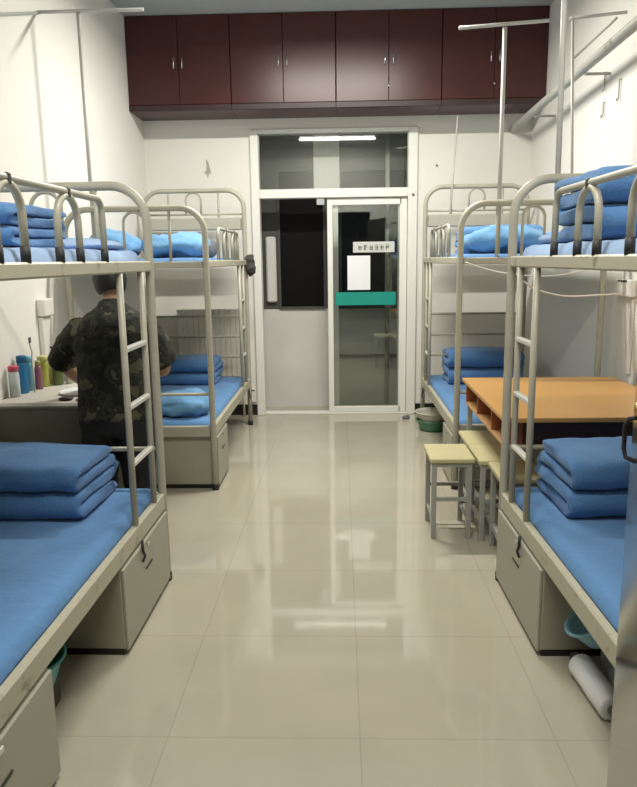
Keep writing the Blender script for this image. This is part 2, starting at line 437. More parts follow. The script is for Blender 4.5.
# ------------------------------------------------------------------ bedding
def soft(name,size,loc,mat_,amp=.012,seed=0,n=(28,28,8),pw=4.0,rz=0,fr=6,flatbottom=True,parent=None,tag_=None):
    """rounded cloth slab / pillow: superellipsoid grid with folds"""
    sx,sy,sz=[q/2 for q in size]; vs=[];fs=[]
    nu,nv=n[0]*2,n[1]
    def se(c,p): return math.copysign(abs(c)**p,c)
    e1=2/pw; e2=2/pw
    for j in range(nv+1):
        phi=-PI/2+PI*j/nv
        for i in range(nu):
            th=2*PI*i/nu
            x=sx*se(math.cos(phi),e1)*se(math.cos(th),e2); y=sy*se(math.cos(phi),e1)*se(math.sin(th),e2); z=sz*se(math.sin(phi),.9)
            q=Vector((x*fr+seed*3.1,y*fr+seed*1.7,z*fr))
            nn=noise.noise(q)+.5*noise.noise(q*2.3)
            ridge=1-abs(noise.noise(q*1.3+Vector((5,2,9))))*2
            p=Vector((x,y,z)); k=amp*(nn+.5*ridge*.6)
            nrm=Vector((x/sx/sx,y/sy/sy,z/sz/sz)).normalized() if p.length>0 else Vector((0,0,1))
            p+=nrm*k
            if flatbottom: p.z=max(p.z,-sz)
            vs.append(p+Vector((0,0,sz)))
    for j in range(nv):
        for i in range(nu):
            fs.append((j*nu+i,j*nu+(i+1)%nu,(j+1)*nu+(i+1)%nu,(j+1)*nu+i))
    m=MB().add(vs,fs,True); o=m.build(name,mat_,parent); o.location=loc; o.rotation_euler=(0,0,rz)
    return o
def sheet(name,x0,x1,y0,y1,z0,th,mat_,label,cat,amp=.006,seed=0,fr=5,group=None):
    """mattress with sheet: slab grid with wrinkled top and rounded edge"""
    nx,ny=44,90; vs=[];fs=[]
    def top(u,v):
        x=x0+(x1-x0)*u; y=y0+(y1-y0)*v
        e=min(u*(x1-x0),(1-u)*(x1-x0),v*(y1-y0),(1-v)*(y1-y0))
        ed=min(1,e/.04); r=math.sqrt(max(0,1-(1-ed)**2))
        q=Vector((x*fr+seed*7,y*fr*.8,seed))
        w=noise.noise(q)*.7+ .5*(1-abs(noise.noise(q*1.7+Vector((3,3,3))))*2)*.5+.25*noise.noise(q*4)
        return (x,y,z0+th*(.35+.65*r)+amp*w*ed)
    for j in range(ny+1):
        for i in range(nx+1): vs.append(top(i/nx,j/ny))
    base=len(vs)
    ring=[(i,0) for i in range(nx)]+[(nx,j) for j in range(ny)]+[(i,ny) for i in range(nx,0,-1)]+[(0,j) for j in range(ny,0,-1)]
    for (i,j) in ring: vs.append((x0+(x1-x0)*i/nx,y0+(y1-y0)*j/ny,z0))
    for j in range(ny):
        for i in range(nx):
            a=j*(nx+1)+i; fs.append((a,a+1,a+nx+2,a+nx+1))
    n=len(ring)
    for k in range(n):
        k2=(k+1)%n; a=ring[k];c=ring[k2]
        fs.append((base+k,base+k2,c[1]*(nx+1)+c[0],a[1]*(nx+1)+a[0]))
    fs.append(tuple(base+k for k in range(n))[::-1])
    o=MB().add(vs,fs,True).build(name,mat_); return tag(o,label,cat,group)
def quilt(label,W,D,H,loc,rz=0,mat_=None,seed=0,layers=4,name='folded_quilt',group='folded blue quilts on the bunks',slant=.0,mirror=False):
    t=H/layers; hh=t*.47; path=[]   # (y,z) centre line, serpentine from back to front
    yb,yf=D/2-t*.5,-D/2+t*.5
    for L in range(layers):
        z=(L+.5)*t; a,b_=(yb,yf) if L%2==0 else (yf,yb)
        m=14
        for k in range(m+1): path.append((a+(b_-a)*k/m,z))
        if L<layers-1:
            s_=1 if L%2 else -1
            for k in range(1,8):
                q=-PI/2+PI*k/8; path.append((b_+s_*t*.5*math.cos(q),z+t*.5+t*.5*math.sin(q)))
    P=[Vector((0,p[0],p[1])) for p in path]; N=len(P)
    nrm=[]
    for i in range(N):
        tg=(P[min(i+1,N-1)]-P[max(i-1,0)]).normalized(); nrm.append(Vector((0,-tg.z,tg.y)))
    xsn=[(-.5,.50),(-.497,.72),(-.490,.88),(-.475,.97)]+[(-.45+.90*k/22,1) for k in range(23)]+[(.475,.97),(.490,.88),(.497,.72),(.5,.50)]
    vs=[];fs=[]; M2=2*N
    for (xx,sc) in xsn:
        for side in (1,-1):
            rng=range(N) if side==1 else range(N-1,-1,-1)
            for i in rng:
                endc=1.0
                if i==0 or i==N-1: endc=.55
                elif i==1 or i==N-2: endc=.9
                p=P[i]+nrm[i]*hh*side*sc*endc
                q=Vector((xx*W*5+seed*4.3,p.y*5+seed,p.z*7))
                am=.011
                d=noise.noise(q)*am+noise.noise(q*2.6)*am*.5
                edge=.5+abs(xx)
                inset=(1-noise.noise(Vector((seed*9+xx*0,i*.12,1.3)))*.6)
                x=xx*W + math.copysign(abs(xx)**6*64*(.035*noise.noise(Vector((seed+3+math.copysign(4,xx),p.y*3,p.z/t*1.3)))),xx)
                x+= -slant*(p.z/H) if xx>0 else slant*(p.z/H)
                z=p.z+d*.7
                z+= .010*(p.z/H)*(1-abs(xx*2)**2)  # crown
                y=p.y+d
                z=max(z,.001)
                vs.append((x,y,z))
    for r in range(len(xsn)-1):
        for k in range(M2):
            k2=(k+1)%M2
            fs.append((r*M2+k,r*M2+k2,(r+1)*M2+k2,(r+1)*M2+k))
    for r,flip in ((0,True),(len(xsn)-1,False)):
        for i in range(N-1):
            a,b_,c,d_=r*M2+i,r*M2+i+1,r*M2+M2-2-i,r*M2+M2-1-i
            fs.append((a,b_,c,d_) if not flip else (d_,c,b_,a))
    o=MB().add(vs,fs,True).build(name,mat_ or BLUE); o.location=loc; o.rotation_euler=(0,0,rz)
    return tag(o,label,'quilt',group)
LX0,LX1=AL-.86+.022,AL-.022      # left bed interior
RX0,RX1=AR+.022,AR+.86-.022
yn0,yn1=3.034-NL+.03,3.034-.03
yf0,yf1=4.337+.03,6.151-.03
gs='sheeted mattresses on the bunks'
sheet('sheeted_mattress',LX0-.0,LX1,yn0,yn1,.405,.060,BLUE2,'blue sheeted mattress on the lower bunk nearest on the left','mattress',seed=1,group=gs)
sheet('sheeted_mattress',RX0,RX1,yn0,yn1,.405,.060,BLUE2,'blue sheeted mattress on the lower bunk nearest on the right','mattress',seed=2,group=gs)
sheet('sheeted_mattress',LX0,LX1,yf0,yf1,.405,.045,BLUE2,'blue sheeted mattress on the lower bunk far left, by the radiator','mattress',seed=3,group=gs)
sheet('sheeted_mattress',RX0,RX1,yf0,yf1,.405,.045,BLUE2,'blue sheeted mattress on the lower bunk far right, behind the table','mattress',seed=4,group=gs)
sheet('sheeted_mattress',LX0,LX1,yn0,yn1,1.433,.070,SHEETL,'pale blue sheeted mattress on the upper bunk nearest on the left','mattress',seed=5,amp=.012,group=gs)
sheet('sheeted_mattress',RX0,RX1,yn0,yn1,1.433,.070,SHEETL,'pale blue sheeted mattress on the upper bunk nearest on the right','mattress',seed=6,amp=.012,group=gs)
sheet('sheeted_mattress',LX0,LX1,yf0,yf1,1.433,.045,BLUE2,'blue sheeted mattress on the upper bunk far left','mattress',seed=7,group=gs)
sheet('sheeted_mattress',RX0,RX1,yf0,yf1,1.433,.045,BLUE2,'blue sheeted mattress on the upper bunk far right','mattress',seed=8,group=gs)
ZL=.466
quilt('large folded blue quilt on the near left lower bunk, beside its ladder',.60,.44,.212,(-1.315,2.79,ZL),seed=1,slant=.01)
quilt('large folded blue quilt on the near right lower bunk, in front of the orange table',.62,.42,.225,(1.175,2.79,ZL),seed=2,slant=.01)
quilt('folded blue quilt on the near left upper bunk, behind its guard rail',.52,.40,.135,(-1.235,2.33,1.508),seed=3,mat_=BLUE)
quilt('tall folded blue quilt on the near right upper bunk, behind its guard rail',.60,.40,.22,(1.085,2.45,1.508),seed=4,mat_=BLUE)
quilt('folded blue quilt at the head of the far left lower bunk',.56,.36,.21,(-1.32,5.85,.448),seed=5)
quilt('folded blue quilt at the head of the far right lower bunk',.58,.36,.27,(1.16,5.78,.448),seed=6)
quilt('folded blue quilt on the far right upper bunk, at its far end',.55,.34,.20,(1.17,5.40,1.478),seed=7,mat_=BLUE2)
tag(soft('crumpled_pillow',(.34,.30,.15),(-1.06,4.56,.447),BLUEL,amp=.03,seed=2,pw=3,fr=7),'crumpled light blue pillow at the foot of the far left lower bunk','pillow')
tag(soft('crumpled_pillow',(.30,.28,.15),(-1.42,4.56,.447),BLUEL,amp=.03,seed=5,pw=3,fr=7),'light blue pillow by the wall at the foot of the far left lower bunk','pillow')
tag(soft('rumpled_quilt',(.40,.40,.16),(-1.08,4.74,1.475),BLUEL,amp=.035,seed=3,pw=3.2,fr=6),'rumpled light blue quilt on the aisle side of the far left upper bunk','quilt')
tag(soft('rumpled_quilt',(.32,.38,.17),(-1.49,4.72,1.475),BLUEL,amp=.035,seed=8,pw=3.2,fr=6),'rumpled light blue quilt on the wall side of the far left upper bunk','quilt')
tag(soft('rumpled_quilt',(.60,.50,.16),(1.12,4.78,1.475),BLUEL,amp=.04,seed=11,pw=3,fr=6),'rumpled light blue quilt at the foot of the far right upper bunk','quilt')
tag(soft('folded_blanket',(.30,.30,.16),(-1.08,5.35,1.476),GREYC,amp=.02,seed=4,pw=3.5),'dark grey folded blanket behind the guard of the far left upper bunk','blanket')
tag(soft('flat_pillow',(.36,.28,.05),(-1.06,2.85,1.50),SHEETL,amp=.010,seed=6,pw=3),'flat pale pillow at the foot of the near left upper bunk','pillow')
tag(soft('flat_pillow',(.40,.30,.05),(.99,2.84,1.50),SHEETL,amp=.010,seed=7,pw=3),'flat pale pillow at the foot of the near right upper bunk','pillow')
PIV={-1:(AL,3.034,-.015),1:(AR,3.034,.021)}
tag(soft('hanging_glove',(.07,.07,.17),(-.775,6.13,1.33),mat('black_glove_knit',(.06,.06,.055),.9),amp=.02,seed=9,pw=2.6,fr=20,flatbottom=False),'dark crumpled glove hanging on the far left bunk post by the door','glove')

# ------------------------------------------------------------------ net poles, pipes
def rod(name,segs,r,m,label,cat,group=None,parts=None):
    t=thing(name,label,cat,segs[0][0],group); o=Vector(segs[0][0])
    for i,(a,b_) in enumerate(segs):
        MB().tube([Vector(a)-o,Vector(b_)-o],r[i],10).build(parts[i],m,t)
    return t
gp='mosquito net poles tied to the bunks'
PN=['upright','crossbar']
rod('net_pole',[((-1.509,4.34+.031,1.47),(-1.509,4.371,2.885)),((-1.748,4.371,2.893),(-1.126,4.371,2.893))],[.012,.010],GREYP,'grey T-shaped net pole at the foot of the far left bunk','net pole',gp,PN)
o=MB().tube([(-1.742,4.36,2.885),(-1.742,3.35,2.55)],.009,8).build('wall_rod',GREYP); tag(o,'thin grey rod sloping along the left wall from the net pole','rod')
rod('net_pole',[((.955,4.371,1.48),(.955,4.371,2.75)),((.693,4.371,2.752),(1.205,4.371,2.782))],[.013,.010],GREYP,'grey T-shaped net pole in front of the dark cabinets, far right bunk','net pole',gp,PN)
rod('net_pole',[((1.40,4.371,1.48),(1.335,4.371,2.80)),((1.32,4.371,2.79),(1.64,4.371,2.815))],[.009,.009],GREYP,'thin grey net pole nearest the right wall, leaning slightly','net pole',gp,PN)
rod('net_pole',[((.915,3.078,1.505),(.90,3.078,2.95)),((.70,3.078,2.96),(1.5,3.078,2.96))],[.012,.010],GREYP,'tall net pole at the foot of the near right bunk, rising out of view','net pole',gp,PN)
o=MB().tube([(.91,6.115,1.50),(.975,6.115,2.60)],.008,8).build('net_pole',GREYP)
tag(o,'thin leaning rod against the back wall, right of the door','net pole',gp)
o=MB().tube([(1.60,4.42,2.80),(1.60,5.16,2.78)],.008,8).build('hanging_rod',GREYP)
tag(o,'thin horizontal rod beside the right wall above the heating pipe','rod')
t=thing('heating_pipe','thick grey pipe running along the top of the right wall','pipe',(1.53,6.56,2.56))
MB().tube([(0,0,0),(-.005,-.15,.003),(.03,-5.7,.17)],.030,14).build('pipe_run',PIPE,t)
for k in range(5):
    f=.12+.2*k; y=-5.7*f; x=.03*f; z=.17*f
    MB().box(x+.0,WR-1.53-.001,y-.012,y+.012,z-.045,z-.031,.002).build('pipe_bracket',PIPE,t)
for i,(y,z,l) in enumerate(((4.80,2.60,.10),(4.55,2.50,.11),(4.80,2.42,.08))):
    t=MB(); x=WR-.012
    t.tube([(WR-.0005,y,z),(x,y,z),(x,y,z-l),(x-.006,y+.008,z-l-.012),(x-.012,y,z-l)],.005,8)
    tag(t.build('wall_hook',PIPE),['small grey hook on the right wall, closest under the pipe','small grey hook on the right wall, nearest the camera','small grey hook on the right wall, lowest of three'][i],'hook','hooks on the right wall')
# cables
def cable(name,pts,r,m,label):
    P=[Vector(p) for p in pts]; out=[]
    for i in range(len(P)-1):
        p0=P[max(i-1,0)];p1=P[i];p2=P[i+1];p3=P[min(i+2,len(P)-1)]
        for k in range(8):
            u=k/8; out.append(.5*((2*p1)+(-p0+p2)*u+(2*p0-5*p1+4*p2-p3)*u*u+(-p0+3*p1-3*p2+p3)*u**3))
    out.append(P[-1])
    return tag(MB().tube(out,r,8).build(name,m),label,'cable')
cable('white_cable',[(.75,4.29,1.43),(.95,4.27,1.37),(1.2,4.22,1.345),(1.42,4.25,1.37),(1.56,4.30,1.41)],.004,PLAST,'white cable strung along the far right bunk foot, upper of two')
cable('white_cable',[(.86,3.5,1.375),(1.0,3.7,1.30),(1.25,4.0,1.24),(1.5,4.15,1.235),(1.66,4.20,1.24)],.0045,PLAST,'white cable sagging to the socket on the right wall, lower of two')

def socket(name,label,x,y,z,w,h,d,axis,holes=True):
    t=thing(name,label,'socket',(x,y,z))
    if axis=='x+': MB().box(0,d,-w/2,w/2,-h/2,h/2,.006).build('housing',PLAST,t)
    elif axis=='x-': MB().box(-d,0,-w/2,w/2,-h/2,h/2,.006).build('housing',PLAST,t)
    else: MB().box(-w/2,w/2,-d,0,-h/2,h/2,.006).build('housing',PLAST,t)
    return t
t=socket('wall_socket','white socket box on the left wall above the desk',WL+.001,4.08,1.205,.13,.10,.05,'x+')
MB().box(0,.03,-.06,.06,-.43,-.055,.004).build('conduit',PLAST,t)
t=socket('wall_socket','white socket box on the right wall above the orange table',WR-.001,4.22,1.27,.22,.10,.04,'x-')
g=MB()
for k in (-.05,-.02,.015,.05): g.box(-.046,-.0405,k-.007,k+.007,.035,.048)
g.build('dark_marks',RUB,t)
MB().box(-.012,0,-.10,-.06,-.50,-.055,.003).build('conduit',PLAST,t)
t=socket('wall_socket','small white socket low on the back wall, left of the door frame',-.85,YB-.001,.19,.075,.13,.02,'y')
MB().box(-.03,.03,-.024,-.0205,.045,.06).build('dark_slot',INK,t)
# peeled paint patch
g=MB(); pts=[(-.01,.05),(.01,.03),(.022,-.01),(.028,-.035),(.012,-.032),(.0,-.06),(-.008,-.035),(-.032,-.03),(-.010,-.018),(-.004,.01)]
vs=[(p[0],-.001,p[1]) for p in pts]+[(p[0],.003,p[1]) for p in pts]; n=len(pts)
g.add(vs,[tuple(range(n))]+[tuple(range(2*n-1,n-1,-1))]+[(k,n+k,n+(k+1)%n,(k+1)%n) for k in range(n)])
o=g.build('peeled_patch',PIPE); o.location=(-1.19,YB-.004,2.285); o.scale=(1.15,1,1.5); tag(o,'grey star-like patch of peeled paint on the back wall left of the transom','patch')
tag(MB().lathe([(.008,0),(.010,.006),(.004,.012)],(.87,YB-.001,2.27),10,Matrix.Rotation(PI/2,4,'X')).build('wall_nail',INK),'small dark nail in the back wall right of the transom','nail')

# radiator
t=thing('radiator','pale ribbed radiator on the back wall behind the far left bunk','radiator',(-1.22,6.50,.36))
for k in range(12):
    x=-.27+.049*k
    MB().box(x-.0238,x+.0238,-.035,.035,.03,.66,.006).build('radiator_fin',RADM,t)
MB().tube([(-.29,0,.62),(.29,0,.62)],.016,10).tube([(-.29,0,.07),(.29,0,.07)],.016,10).build('header_pipes',RADM,t)
MB().tube([(.29,0,.07),(.30,0,-.355)],.010,8).build('supply_pipe',RADM,t)
for sx_ in (-.2,.2): MB().box(sx_-.01,sx_+.01,.034,YB-6.50-.001,.5,.54).build('bracket',RADM,t)

# ------------------------------------------------------------------ orange table
TX0,TX1,TY0,TY1,TZ=.728,1.62,3.085,4.18,.75
t=thing('work_table','orange laminate table with open cubbies, between the two right bunks','table',((TX0+TX1)/2,(TY0+TY1)/2,0))
c=Vector(((TX0+TX1)/2,(TY0+TY1)/2,0)); hx=(TX1-TX0)/2; hy=(TY1-TY0)/2
MB().box(-hx,hx,-hy,hy,TZ-.022,TZ,.003).build('tabletop',WOOD,t)
cb=MB().box(-hx+.02,-hx+.36,-hy+.06,hy-.03,.595,.612,.002).build('cubby_shelf',WOODE,t)
for yy in (-hy+.06,-.20,.16,hy-.045):
    MB().box(-hx+.02,-hx+.36,yy,yy+.015,.6125,TZ-.0225,.001).build('cubby_divider',WOODR,cb)
MB().box(-hx+.345,-hx+.36,-hy+.077,hy-.05,.6125,TZ-.0225).build('cubby_back',WOODR,cb)
MB().box(-hx+.10,hx-.07,-hy+.04,-hy+.055,.60,TZ-.0225).build('front_apron',MAROOND,t)
for sx_ in (-hx+.03,hx-.05):
    for sy_ in (-hy+.02,hy-.05):
        MB().box(sx_-.0,sx_+.028,sy_,sy_+.028,0,.594 if sx_<0 else TZ-.0225,.003).build('leg',LEGM,t)
g=MB().box(-hx+.032,-hx+.055,-hy+.049,hy-.051,.10,.125).box(hx-.048,hx-.025,-hy+.049,hy-.051,.10,.125)
g.build('stretcher',LEGM,t)

# stools
def stool(x0,x1,y0,y1,label,n='stool'):
    t=thing(n,label,'stool',((x0+x1)/2,(y0+y1)/2,0),'cream-topped metal stools by the table')
    a,b_=(x1-x0)/2,(y1-y0)/2
    MB().box(-a,a,-b_,b_,.415,.44,.005).build('seat',SEAT,t)
    MB().box(-a+.012,a-.012,-b_+.012,b_-.012,.392,.4145,.002).build('seat_frame',LEGM,t)
    for sx_ in (-1,1):
        for sy_ in (-1,1):
            MB().box(sx_*(a-.012),sx_*(a-.037),sy_*(b_-.012),sy_*(b_-.037),0,.3915,.002).build('leg',LEGM,t)
    for sy_ in (-1,1):
        MB().box(-a+.0375,a-.0375,sy_*(b_-.016),sy_*(b_-.031),.205,.225,.001).build('stretcher',LEGM,t)
    for sx_ in (-1,1):
        MB().box(sx_*(a-.016),sx_*(a-.031),-b_+.0375,b_-.0375,.09,.108,.001).build('stretcher',LEGM,t)
    return t
stool(.458,.690,3.505,3.81,'cream-topped stool standing furthest into the aisle')
stool(.703,.935,3.80,4.115,'cream-topped stool farthest back under the table edge')
stool(.703,.935,3.470,3.793,'cream-topped stool under the middle of the table edge')
stool(.745,.97,3.17,3.455,'cream-topped stool partly hidden behind the near right bunk foot')

# ------------------------------------------------------------------ desk and things on it
DZ=.77
t=thing('desk','grey-green desk with pale cluttered top at the left wall','desk',(-1.49,3.72,0))
MB().box(-.262,.262,-.33,.33,DZ-.028,DZ,.012).build('desktop',DESK,t)
MB().box(-.255,.245,-.31,-.29,.04,DZ-.0285,.002).build('side_panel',DESKB,t)
MB().box(-.255,.245,.29,.31,.04,DZ-.0285,.002).build('side_panel',DESKB,t)
MB().box(-.255,-.235,-.289,.289,.30,DZ-.0285,.002).build('back_panel',DESKB,t)
MB().box(-.234,.235,-.289,.289,.58,DZ-.0285,.002).build('drawer',DESKB,t)
for sx_ in (-.25,.21):
    for sy_ in (-.31,.285):
        MB().box(sx_,sx_+.025,sy_,sy_+.025,0,.0395).build('foot',RUB,t)
def bottle(label,x,y,r,h,col,capcol,name='bottle',cat='bottle',neck=.5,sq=1):
    m=mat(name+'_plastic',col,.3,var=.05); mc=mat('cap_plastic',capcol,.35,var=.05)
    t=thing(name,label,cat,(x,y,DZ),'toiletries on the desk')
    hb=h*.82
    MB().lathe([(r*.9,0),(r,.006),(r,hb*.86),(r*.9,hb*.94),(r*neck,hb)],(0,0,0),18).build('body',m,t)
    MB().lathe([(r*neck*1.08,hb+.0005),(r*neck*1.1,h-.005),(r*neck*.9,h)],(0,0,0),16).build('cap',mc,t)
    return t
def at_u(u,y): # x on desk seen at column u for depth y (measuring aid)
    return y*math.tan(math.atan((u-318.5)/701.33)-.0327)*.975
bottle('blue tall bottle in front on the desk',-1.714,3.68,.027,.205,(.02,.17,.36),(.01,.10,.25),neck=.9)
bottle('lighter blue bottle behind the tall blue one on the desk',-1.716,3.76,.025,.19,(.10,.30,.42),(.15,.4,.5),neck=.8)
bottle('purple-brown slim bottle on the desk, right of the blue one',-1.68,3.80,.020,.16,(.24,.10,.14),(.35,.30,.10),neck=.7)
bottle('yellow-green bottle on the desk among the toiletries',-1.69,3.89,.033,.175,(.40,.42,.08),(.55,.55,.22),neck=.85)
bottle('olive green bottle on the desk, beside the yellow one',-1.625,3.93,.028,.155,(.10,.14,.03),(.45,.5,.2),neck=.8)
bottle('pale bottle nearest the corner edge of the desk clutter',-1.715,3.58,.027,.165,(.55,.60,.60),(.5,.07,.10),neck=.9)
bottle('small white jar at the right end of the toiletries',-1.575,3.98,.024,.12,(.62,.60,.52),(.05,.05,.04),name='jar',cat='jar',neck=.95)
t=thing('toothbrush','grey brush handle sticking up behind the blue bottle','brush',(-1.665,3.70,DZ),None)
MB().tube([(0,0,0),(.0,0,.17),(.004,0,.22),(-.006,0,.27),(-.002,0,.29)],.004,8).build('handle',GREYP,t)
MB().box(-.008,.004,-.006,.006,.27,.30,.002).build('bristles',INK,t)
t=thing('pump_dispenser','slim dispenser with dark pump head behind the yellow bottle','dispenser',(-1.665,3.975,DZ))
MB().lathe([(.026,0),(.028,.01),(.028,.13),(.010,.15)],(0,0,0),16).build('body',SEAT,t)
MB().tube([(0,0,.15),(0,0,.205)],.006,8).box(-.010,.026,-.008,.008,.205,.218,.003).build('pump',RUB,t)
o=soft('crumpled_paper',(.24,.18,.022),(-1.38,3.66,DZ),PAPER,amp=.008,seed=4,pw=3,fr=14); tag(o,'crumpled white paper spread on the desk by the hand','paper')
o=soft('phone_pouch',(.065,.05,.018),(-1.405,3.47,DZ),RUB,amp=.004,seed=3,pw=3.5,fr=20); tag(o,'small dark pouch on the near edge of the desk','pouch')
o=soft('tissue_packet',(.075,.05,.014),(-1.31,3.46,DZ),mat('pinkish_brown_wrap',(.30,.19,.16),.5,var=.15,scale=30),amp=.003,seed=5,pw=3.5,fr=16); tag(o,'pinkish brown packet on the near edge of the desk','packet')

# ------------------------------------------------------------------ person
def skin(name,joints,edges,mat_,parent=None,sub=2):
    names=list(joints); me=bpy.data.meshes.new(name)
    me.from_pydata([joints[k][0] for k in names],[(names.index(a),names.index(b_)) for a,b_ in edges],[])
    o=bpy.data.objects.new(name,me); C.objects.link(o); me.materials.append(mat_)
    md=o.modifiers.new('Skin','SKIN'); md.use_smooth_shade=True; md.branch_smoothing=.6
    sv=me.skin_vertices[0].data
    for i,k in enumerate(names):
        r=joints[k][1]; sv[i].radius=r if isinstance(r,tuple) else (r,r); sv[i].use_root=(i==0)
    s2=o.modifiers.new('Sub','SUBSURF'); s2.levels=sub; s2.render_levels=sub
    if parent:o.parent=parent
    return o
PX,PY=-1.075,3.255
per=thing('person','person with dark hair in a camouflage short-sleeved shirt and black trousers, leaning over the desk','person',(PX,PY,0))
J={'pelvis':((0,0,.80),(.135,.10)),'waist':((-.012,.05,.92),(.125,.095)),'chest':((-.03,.13,1.06),(.13,.09)),'upper':((-.045,.17,1.17),(.085,.06)),
 'neck':((-.05,.20,1.25),(.052,.052)),'neck2':((-.052,.225,1.31),(.050,.052)),
 'shL':((-.18,.15,1.13),.046),'elL':((-.335,.22,.955),.042),'wrL':((-.285,.36,.835),.027),'haL':((-.265,.41,.812),(.036,.018)),
 'shR':((.095,.15,1.13),.046),'elR':((.185,.24,.92),.042),'wrR':((.06,.42,.88),.027),'haR':((.03,.47,.87),(.036,.018)),
 'hipL':((-.09,.0,.76),.092),'knL':((-.095,-.01,.44),.062),'anL':((-.10,.0,.09),.042),'toL':((-.105,.13,.04),.035),
 'hipR':((.09,.0,.76),.092),'knR':((.10,.0,.44),.062),'anR':((.10,-.02,.09),.042),'toR':((.11,.11,.04),.035)}
E=[('pelvis','waist'),('waist','chest'),('chest','upper'),('upper','neck'),('neck','neck2'),('upper','shL'),('shL','elL'),('elL','wrL'),('wrL','haL'),('upper','shR'),('shR','elR'),('elR','wrR'),('wrR','haR'),
 ('pelvis','hipL'),('hipL','knL'),('knL','anL'),('anL','toL'),('pelvis','hipR'),('hipR','knR'),('knR','anR'),('anR','toR')]
# fingers join the palm in the same skinned body
for s_,base,dirv in (('L',Vector((-.265,.41,.805)),Vector((.15,.85,-.38)).normalized()),('R',Vector((.03,.47,.87)),Vector((-.25,.85,-.3)).normalized())):
    side=dirv.cross(Vector((0,0,1))).normalized()
    for k,(off,ln) in enumerate(((-.027,.062),(-.009,.074),(.009,.070),(.026,.055))):
        p=base+side*off+dirv*.03; q=p+dirv*ln*.5+Vector((0,0,.006)); e=q+(dirv+Vector((0,0,-.5))).normalized()*ln*.5
        for nme,pt in (('a',p),('b',q),('c',e)): J['f%s%d%s'%(s_,k,nme)]=(tuple(pt),.0085)
        E+=[('ha'+s_,'f%s%da'%(s_,k)),('f%s%da'%(s_,k),'f%s%db'%(s_,k)),('f%s%db'%(s_,k),'f%s%dc'%(s_,k))]
    sd=1 if s_=='L' else -1
    p=base+side*.036*sd-dirv*.005; q=p+side*.02*sd+dirv*.03
    J['t%sa'%s_]=(tuple(p),.010);J['t%sb'%s_]=(tuple(q),.009)
    E+=[('ha'+s_,'t%sa'%s_),('t%sa'%s_,'t%sb'%s_)]
body=skin('body',J,E,SKIN,per)
# head with face
hd=MB(); vs=[];fs=[];nu,nv=28,20
hc=Vector((-.080,.27,1.375))
Rh=Matrix.Rotation(math.radians(28),3,'Z')@Matrix.Rotation(math.radians(-28),3,'X')
for j in range(nv+1):
    ph=-PI/2+PI*j/nv
    for i in range(nu):
        th=2*PI*i/nu; x=.074*math.cos(ph)*math.cos(th);y=.092*math.cos(ph)*math.sin(th);z=.112*math.sin(ph)
        if z<0: x*=1-.25*(-z/.112);y*=1-.10*(-z/.112)
        if y>0.05:
            if abs(x)<.014 and -.045<z<.015: y+=.018*(1-abs(x)/.014)*(1-abs(z+.02)/.045)
            for ex in (-.03,.03):
                d=math.hypot(x-ex,z-.008); 
                if d<.016:y-=.007*(1-d/.016)
            if abs(z+.058)<.009 and abs(x)<.024: y+=.004
        vs.append(hc+Rh@Vector((x,y,z)))
for j in range(nv):
    for i in range(nu): fs.append((j*nu+i,j*nu+(i+1)%nu,(j+1)*nu+(i+1)%nu,(j+1)*nu+i))
hd.add(vs,fs,True)
for sx_ in (-1,1): # ears
    ev=[hc+Rh@Vector((sx_*(.074+.010*math.sin(a)*math.sin(b2)),-.004+.016*math.cos(a)*1.0,-.006+.030*math.sin(a)*math.cos(b2))) for a in [PI*k/6-PI/2 for k in range(7)] for b2 in [2*PI*m/8 for m in range(8)]]
    hd.add(ev,[(a*8+m,a*8+(m+1)%8,(a+1)*8+(m+1)%8,(a+1)*8+m) for a in range(6) for m in range(8)],True)
hdo=hd.build('head',SKIN,per)
em=MB()
for ex in (-.03,.03):
    em.lathe([(.002,-.006),(.009,-.003),(.009,.003),(.002,.006)],hc+Rh@Vector((ex,.080,.008)),10,(Matrix.Rotation(0,4,'Z')))
em.build('eyes',RUB,hdo)
hv=[];hf=[]
for j in range(nv+1):
    ph=-PI/2*.55+(PI/2+PI/2*.55)*j/nv
    for i in range(nu):
        th=2*PI*i/nu
        yy=math.sin(th)
        lift=max(0,yy)*.62*(1-j/nv)
        p2=min(PI/2,ph+lift*1.6)
        x=.083*math.cos(p2)*math.cos(th);y=.100*math.cos(p2)*math.sin(th)-.004;z=.121*math.sin(p2)+.004
        p=Vector((x,y,z))*(1+.02*noise.noise(Vector((x,y,z))*60))
        hv.append(hc+Rh@p)
hf=[(j*nu+i,j*nu+(i+1)%nu,(j+1)*nu+(i+1)%nu,(j+1)*nu+i) for j in range(nv) for i in range(nu)]
MB().add(hv,hf,True).build('hair',HAIRM,per)
